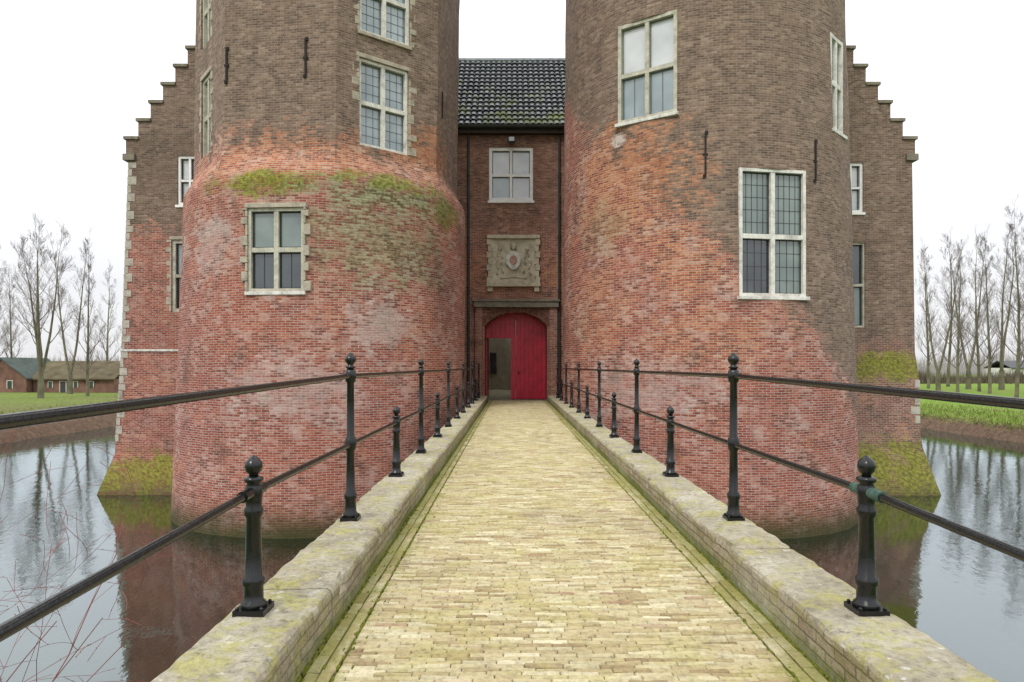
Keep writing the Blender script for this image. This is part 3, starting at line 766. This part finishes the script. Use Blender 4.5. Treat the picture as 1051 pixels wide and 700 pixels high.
ys = axis(-3500, 3500, [(-30, 2, 2), (2, 9, .5), (9, 82, .8), (82, 130, 4), (140, 500, 40), (600, 3000, 400), (-3000, -60, 400)])
m = MB()
for y in ys:
    for x in xs: m.v.append((x, y, hgt(x, y)))
nx = len(xs)
for j in range(len(ys)-1):
    for i in range(nx-1): m.f.append((j*nx+i, j*nx+i+1, (j+1)*nx+i+1, (j+1)*nx+i))
g = G('grass_ground', 1, .1); p = g.pos(); x, y, z = g.sep(p)
n1_ = g.noise(p, .25, 8, .7); n2_ = g.noise(p, 3, 8, .8)
lf = g.sstep(x, 0, -10)
gr = g.ramp(n2_, [(.3, (.065, .12, .016)), (.55, (.17, .27, .04)), (.75, (.28, .36, .08))])
gr = g.mix(g.mth('MULTIPLY', g.sstep(n1_, .47, .62), .5), gr, (.21, .18, .09))
gr = g.mix(g.mth('MULTIPLY', lf, .35), gr, (.13, .13, .06))
bk = g.ramp(n2_, [(.3, (.05, .038, .028)), (.5, (.13, .085, .06)), (.65, (.18, .13, .085)), (.8, (.28, .23, .17))])
c = g.mix(g.sstep(g.mth('ADD', g.mth('SUBTRACT', z, g.mth('MULTIPLY', lf, .42)), g.mth('MULTIPLY', g.mth('SUBTRACT', n2_, .5), 1.4)), .75, 1.10), bk, gr)
g.col(c); g.bump(n2_, .8, .1)
gd = m.build('ground', g.m, recalc=False, smooth=True); tag(gd, 'grassy ground around the moat with bare earth banks', 'ground', kind='structure')
m = MB(); m.v = [(-36, 0, 0), (36, 0, 0), (36, 86, 0), (-36, 86, 0)]; m.f = [(0, 1, 2, 3)]
g = G('moat_water', .04, .5); p = g.pos(); 
mp = g.n('ShaderNodeMapping'); g.set(mp.inputs[0], p); mp.inputs['Scale'].default_value = (1, .55, 1)
nb = g.mth('ADD', g.noise(mp.outputs[0], 2.6, 4, .55), g.mth('MULTIPLY', g.noise(mp.outputs[0], .5, 3), 1.2))
g.col((.008, .012, .005)); g.bump(nb, .12, .05)
gl = g.n('ShaderNodeBsdfGlossy'); gl.inputs['Roughness'].default_value = .02; gl.inputs['Color'].default_value = (.64, .76, .80, 1)
bmpn = [n_ for n_ in g.nt.nodes if n_.bl_idname == 'ShaderNodeBump'][0]; g.nt.links.new(bmpn.outputs[0], gl.inputs['Normal'])
lw = g.n('ShaderNodeFresnel'); lw.inputs['IOR'].default_value = 1.42
fac = g.mth('ADD', lw.outputs[0], .11, clamp=True)
ms = g.n('ShaderNodeMixShader'); g.set(ms.inputs[0], fac); g.nt.links.new(g.b.outputs[0], ms.inputs[1]); g.nt.links.new(gl.outputs[0], ms.inputs[2])
g.nt.links.new(ms.outputs[0], g.nt.nodes['Material Output'].inputs[0])
w = m.build('water', g.m, recalc=False); tag(w, 'still dark moat water reflecting the towers and sky', 'water', kind='structure')

# grass on the banks
m = MB(); gr_ = random.Random(11)
for i in range(20000):
    s = gr_.choice((-1, 1)); x = s*(32.0+abs(gr_.gauss(0, 2.4))); y = gr_.uniform(24, 85); z = hgt(x, y)
    if z < .35+gr_.random()*.5+(.5 if s < 0 else 0): continue
    h = gr_.uniform(.08, .34); a = gr_.uniform(0, 6.28); wv = .03
    dx, dy = math.cos(a)*wv, math.sin(a)*wv; lx, ly = gr_.gauss(0, .12), gr_.gauss(0, .12)
    m.add([(x-dx, y-dy, z-.02), (x+dx, y+dy, z-.02), (x+lx, y+ly, z+h)], [(0, 1, 2)])
o = m.build('bank_grass', simple('grass_blade', (.17, .21, .055), .9, .1, .5, .8), recalc=False); tag(o, 'rough winter grass along the moat banks', 'grass', kind='stuff')

# ---------------------------------------------------------------- trees
bark = simple('bare_bark', (.15, .14, .095), .95, .1, .35, 1.2)
twigm = simple('bare_twig', (.15, .125, .112), .95, .1, .3, 1.2)
def make_tree(seed, H, spread, up, n1=18, el0=28, dens=1.0, forks=0):
    r = random.Random(seed); tk, cw = MB(), MB()
    UPV = Vector((0, 0, 1))
    def rv(): return Vector((r.gauss(0, 1), r.gauss(0, 1), r.gauss(0, 1)))
    def branch(p, d, L, rad, lev):
        ns = {1: 7, 2: 5, 3: 4, 4: 2}[lev]; rad0 = rad
        for i in range(ns):
            d = (d+rv()*.07+UPV*up*.10).normalized(); q = p+d*L/ns; r1 = max(.0055, rad0*(1-(i+1)/ns*.8))
            cw.tube(p, q, rad, r1, 4 if lev < 3 else 3, False); p, rad = q, r1
            if lev < 4 and (i > 0 or lev > 1):
                k = 1 if r.random() < {1: .98, 2: .92, 3: .85}[lev]*dens else 0
                if r.random() < .3*dens: k += 1
                for _ in range(k):
                    ax = rv().cross(d).normalized(); cd = (Matrix.Rotation(R_(r.uniform(18, 42)), 3, ax) @ d)
                    branch(q, cd, L*r.uniform(.38, .70)*(1-i/ns*.35), max(.0065, rad*.55), lev+1)
    ang = r.random()*6
    def stem(p, d, Ht, R0, n, fr0, nb):
        nonlocal ang
        rad = R0*1.2
        for i in range(n):
            f = (i+1)/n; d = (d+rv()*.035+UPV*.06).normalized(); q = p+d*Ht/n; r1 = R0*(1-f)**.9+.012
            tk.tube(p, q, rad, r1, 8, False); p, rad = q, r1
            if f > fr0:
                for _ in range(nb//n+(1 if r.random() < (nb % n)/n else 0)):
                    ang += 2.4+r.uniform(-.5, .5); el = R_(r.uniform(el0, el0+24)+20*f)
                    bd = Vector((math.cos(ang)*math.cos(el), math.sin(ang)*math.cos(el), math.sin(el)))
                    branch(q, bd, H*spread*(1.08-f*.72)*r.uniform(.6, 1.2), rad*.40, 1)
        branch(p, d, H*.10, .022, 2)
    base = Vector((0, 0, -.4))
    if not forks: stem(base, UPV.copy(), H*.93, H*.0098, 16, .18, n1)
    else:
        h0 = H*.12; tk.tube(base, (0, 0, h0), H*.017, H*.014, 9, False)
        for k in range(forks):
            a = k*6.283/forks+.5; t = R_(r.uniform(7, 18))
            stem(Vector((0, 0, h0-.1)), Vector((math.cos(a)*math.sin(t), math.sin(a)*math.sin(t), math.cos(t))), H*r.uniform(.66, .84), H*.0074, 12, .18, n1//2)
    return tk.mesh('trunk', recalc=False), cw.mesh('crown', recalc=False)
protos = [make_tree(3, 19.5, .23, 1.0, 24, 22, .84, 4), make_tree(8, 20, .20, 1.3, 24, 32, .84), make_tree(21, 21, .22, 1.1, 24, 28, .84), make_tree(33, 21, .17, 1.4, 27, 38, .8, 2)]
for t, c_ in protos: t.materials.append(bark); c_.materials.append(twigm)
def tree(px, D, pi, sc, rot, label, group):
    x = (px-CXP)/F*D; z = hgt(x, D)
    root = thing('bare_tree', label, 'tree', (x, D, z), group); root.rotation_euler.z = rot; root.scale = (sc,)*3
    for nm, me in zip(('trunk', 'crown'), protos[pi]):
        o = bpy.data.objects.new(nm, me); C.objects.link(o); o.parent = root
LT = [(-28, 66, 1, .92), (42, 70, 0, .97), (72, 80, 3, .90), (90, 76, 1, .84), (110, 98, 2, .84), (12, 100, 1, .86), (-6, 84, 2, .86)]
LL = ['bare tree beyond the left edge of the view, on the left bank', 'largest bare tree on the left bank, with broad forked crown', 'slim bare tree just right of the broadest tree on the left bank',
      'short bare tree on the left bank in front of the barn end', 'bare tree on the left bank closest to the castle wing', 'distant thin bare tree behind the barn, left of the broad tree', 'bare tree cut by the left edge of the photo']
for (a, b, c_, d), l in zip(LT, LL): tree(a, b, c_, d, a*1.3, l, 'bare trees on the left bank')
RT = [(953, 98, 1, 1.0), (963, 90, 3, .92), (973, 104, 2, 1.1), (983, 84, 1, .90), (994, 94, 3, 1.02), (1005, 86, 2, .95), (1016, 80, 1, .92), (1028, 90, 3, 1.05), (1043, 70, 2, .94), (1056, 78, 1, 1.0), (1070, 66, 0, .9)]
ORD = ['closest to the castle wing', 'second from the castle wing', 'third from the castle wing', 'fourth from the castle wing', 'fifth from the castle wing', 'sixth from the castle wing', 'seventh from the castle wing', 'eighth from the castle wing', 'ninth from the castle wing', 'cut by the photo edge', 'just beyond the photo edge']
for (a, b, c_, d), l in zip(RT, ORD): tree(a, b, c_, d, a*.7, 'tall bare tree in the right bank row, '+l, 'bare trees on the right bank')
# far woods, distance haze put into the pale twig colour
def woods(s, label):
    m = MB(); r = random.Random(40+s)
    for i in range(5200):
        x = s*r.uniform(110, 430); y = r.uniform(260, 340); h = r.uniform(3, 8)+7*max(0, noise.noise(Vector((x*.025, 0, s))))+r.random()*2
        lx = r.gauss(0, 1.6); w_ = r.uniform(.08, .35)
        m.add([(x-w_, y, 1.5), (x+w_, y, 1.5), (x+lx, y+r.gauss(0, 1), 1.6+h)], [(0, 1, 2)])
    for i in range(600):
        x = s*r.uniform(100, 430); y = r.uniform(240, 258); h = r.uniform(1.2, 3.2); w_ = r.uniform(1, 3)
        m.add([(x-w_, y, 1.5), (x+w_, y, 1.5), (x+w_*.5, y, 1.6+h*.9), (x-w_*.4, y, 1.6+h)], [(0, 1, 2, 3)])
    o = m.build('distant_woodland', simple('hazy_twigs', (.33, .31, .31), 1, .05, .15, .1), recalc=False); tag(o, label, 'woodland', kind='stuff')
woods(-1, 'hazy leafless woodland on the horizon left of the castle'); woods(1, 'hazy leafless woodland on the horizon right of the castle')
m = MB(); r = random.Random(77)
for i in range(9000):
    x = r.uniform(56, 150); y = 122+r.gauss(0, 2.0)+(x-60)*.05; h = r.uniform(.8, 2.6)+1.4*noise.noise(Vector((x*.2, 0, 4))); w_ = r.uniform(.03, .12)
    m.add([(x-w_, y, 1.45), (x+w_, y, 1.45), (x+r.gauss(0, .35), y+r.gauss(0, .3), 1.5+max(.4, h))], [(0, 1, 2)])
o = m.build('winter_hedge', simple('hedge_twigs', (.12, .10, .075), 1, .05, .4, .5), recalc=False); tag(o, 'brown leafless hedge beyond the grass on the right bank', 'hedge', kind='stuff')

# shrub with red twigs at lower left
sb = MB(); r = random.Random(12)
def twig(p, d, L, rad, lev):
    ns = 6 if lev < 2 else 4
    for i in range(ns):
        d = (d+Vector((r.gauss(0, .1), r.gauss(0, .1), r.gauss(0, .07)-.015*lev))).normalized(); q = p+d*L/ns; r1 = max(.0016, rad*(1-.7/ns))
        sb.tube(p, q, rad, r1, 4, False); p, rad = q, r1
        if r.random() < .15+.12*lev: sb.lathe([(.0, -.005), (.004, 0), (.0, .007)], p, 5)
        if lev < 3 and i > 0 and r.random() < .6:
            ax = Vector((r.gauss(0, 1), r.gauss(0, 1), r.gauss(0, 1))).cross(d).normalized()
            twig(q, Matrix.Rotation(R_(r.uniform(25, 55)), 3, ax) @ d, L*r.uniform(.35, .6), rad*.65, lev+1)
base = Vector((-4.4, 4.9, hgt(-4.4, 4.9)))
for i in range(10):
    tgt = Vector((r.uniform(-3.8, -2.55), r.uniform(4.4, 5.4), r.uniform(2.4, 3.15))); 
    b0 = base+Vector((r.uniform(-.3, .3), r.uniform(-.2, .2), -.05)); dv = tgt-b0
    twig(b0, (dv.normalized()+Vector((-.12, 0, .1))).normalized(), dv.length*.98, .0065, 0)
root = thing('bare_shrub', 'leafless reddish twiggy shrub leaning over the water at lower left', 'shrub', base)
sb.build('twigs', simple('red_twig', (.20, .06, .05), .7, .3, .35, 6), root, recalc=False)

# ---------------------------------------------------------------- far buildings
def barn(x0, x1, y0, y1, ze, zr, label, wc, rc, ax='x', doors=()):
    zg = 1.55; root = thing('farm_building', label, 'house', ((x0+x1)/2, y0, zg), 'farm buildings beyond the moat')
    m = MB(); m.box(x0, x1, y0, y1, zg-.3, ze); 
    if ax == 'y': m.prism([(x0, ze+.002), (x1, ze+.002), ((x0+x1)/2, zr-.1)], y0+.001, y1-.001)
    m.build('wall', wc, root)
    rf = MB()
    if ax == 'x':
        ym = (y0+y1)/2
        rf.v = [(x0-.3, y0-.4, ze-.1), (x1+.3, y0-.4, ze-.1), (x1+.3, ym, zr), (x0-.3, ym, zr), (x0-.3, y1+.4, ze-.1), (x1+.3, y1+.4, ze-.1),
                (x0-.3, y0-.4, ze+.05), (x1+.3, y0-.4, ze+.05), (x1+.3, ym, zr+.15), (x0-.3, ym, zr+.15), (x0-.3, y1+.4, ze+.05), (x1+.3, y1+.4, ze+.05)]
        rf.f = [(6, 7, 8, 9), (9, 8, 11, 10), (0, 3, 2, 1), (3, 4, 5, 2), (0, 1, 7, 6), (4, 10, 11, 5), (0, 6, 9, 3), (3, 9, 10, 4), (1, 2, 8, 7), (2, 5, 11, 8)]
    else:
        xm = (x0+x1)/2
        for a, b in ((x0-.3, xm), (x1+.3, xm)):
            rf.prism([(a, ze-.15), (b, zr), (b, zr+.16), (a, ze+.02)], y0-.3, y1+.3)
    rf.build('roof', rc, root)
    for kind, a, b, c_, d in doors:
        m = MB(); m.box(a, b, y0-.06, y0-.005, c_, d); o = m.build(kind, M['gl_d'] if kind == 'window' else M['bar'], root)
        m = MB(); e = .05
        m.box(a-e, a, y0-.09, y0-.005, c_-e, d+e); m.box(b, b+e, y0-.09, y0-.005, c_-e, d+e); m.box(a, b, y0-.09, y0-.005, d, d+e)
        m.build('frame', M['white'], o)
    return root
rb = simple('barn_brick', (.19, .11, .085), .95, .1, .4, .8); orf = simple('mossy_brown_tile_roof', (.135, .10, .07), .9, .1, .45, .8, c2=(.15, .135, .08)); tf = simple('grey_green_roof', (.07, .09, .08), .8, .2, .3, 1)
D = 84.0; X = lambda px: (px-CXP)/F*D
barn(X(34), X(117), D, D+7, 3.2, 5.3, 'long low brick barn with brown tiled roof beyond the left bank', rb, orf, 'x', [('window', X(50), X(54), 2.2, 2.9), ('door', X(62), X(68), 1.6, 2.9), ('window', X(76), X(80), 2.2, 2.9), ('window', X(92), X(96), 2.2, 2.9)])
barn(X(-18), X(33), D-1, D+7, 3.3, 5.7, 'brick farmhouse with grey-green gabled roof at the left edge', rb, tf, 'y', [('window', X(-4), X(1), 2.1, 3.0), ('window', X(14), X(19), 2.1, 3.0)])
D = 150.0
barn(X(1038), X(1085), D, D+8, 4.4, 5.9, 'small pale farmhouse behind the trees at the right edge', simple('grey_render', (.6, .59, .56), .9), M['slate'], 'x', [('window', X(1041), X(1044), 3.0, 3.9)])

# ---------------------------------------------------------------- light
wd = bpy.data.worlds.new('World'); bpy.context.scene.world = wd; wd.use_nodes = True; nt = wd.node_tree
bgn = nt.nodes['Background']
sky = nt.nodes.new('ShaderNodeTexSky'); sky.sky_type = 'NISHITA'; sky.sun_disc = False; sky.sun_elevation = R_(42); sky.sun_rotation = R_(200)
tc = nt.nodes.new('ShaderNodeTexCoord'); sp_ = nt.nodes.new('ShaderNodeSeparateXYZ'); nt.links.new(tc.outputs['Generated'], sp_.inputs[0])
rp = nt.nodes.new('ShaderNodeValToRGB'); e = rp.color_ramp.elements
e[0].position = 0.0; e[0].color = (.92, .92, .94, 1); e[1].position = .9; e[1].color = (2.25, 2.25, 2.27, 1)
k = e.new(.10); k.color = (1.03, 1.03, 1.05, 1); k = e.new(.3); k.color = (1.4, 1.4, 1.42, 1)
nt.links.new(sp_.outputs[2], rp.inputs[0])
nz = nt.nodes.new('ShaderNodeTexNoise'); nz.inputs['Scale'].default_value = 2.2; nz.inputs['Detail'].default_value = 5
mp = nt.nodes.new('ShaderNodeMapping'); mp.inputs['Scale'].default_value = (1, 1, 3.5); nt.links.new(tc.outputs['Generated'], mp.inputs[0]); nt.links.new(mp.outputs[0], nz.inputs['Vector'])
r2 = nt.nodes.new('ShaderNodeValToRGB'); r2.color_ramp.elements[0].position = .3; r2.color_ramp.elements[0].color = (.91, .915, .935, 1); r2.color_ramp.elements[1].position = .7; r2.color_ramp.elements[1].color = (1.04, 1.04, 1.03, 1)
nt.links.new(nz.outputs[0], r2.inputs[0])
mu = nt.nodes.new('ShaderNodeMix'); mu.data_type = 'RGBA'; mu.blend_type = 'MULTIPLY'; mu.inputs[0].default_value = 1
nt.links.new(rp.outputs[0], mu.inputs[6]); nt.links.new(r2.outputs[0], mu.inputs[7])
sc = nt.nodes.new('ShaderNodeVectorMath'); sc.operation = 'SCALE'; nt.links.new(sky.outputs[0], sc.inputs[0]); sc.inputs['Scale'].default_value = .08
mx = nt.nodes.new('ShaderNodeMix'); mx.data_type = 'RGBA'; mx.inputs[0].default_value = .92
nt.links.new(sc.outputs[0], mx.inputs[6]); nt.links.new(mu.outputs[2], mx.inputs[7])
nt.links.new(mx.outputs[2], bgn.inputs[0]); bgn.inputs[1].default_value = 1.0
sl = bpy.data.lights.new('sun', 'SUN'); sl.energy = 1.5; sl.angle = R_(11); sl.color = (1, .96, .9)
so = bpy.data.objects.new('sun', sl); C.objects.link(so)
dirv = Vector((-.42, -.70, .80)); so.rotation_euler = dirv.to_track_quat('Z', 'Y').to_euler()

cam = bpy.data.cameras.new('camera'); co = bpy.data.objects.new('camera', cam); C.objects.link(co)
co.location = (0, 0, EYE); co.rotation_euler = (R_(90), 0, 0)
cam.sensor_width = 36; cam.lens = F/1051*36; cam.shift_y = 26/1051; cam.clip_end = 8000; cam.clip_start = .05
bpy.context.scene.camera = co
vs = bpy.context.scene.view_settings; vs.view_transform = 'Standard'; vs.look = 'None'; vs.exposure = 0
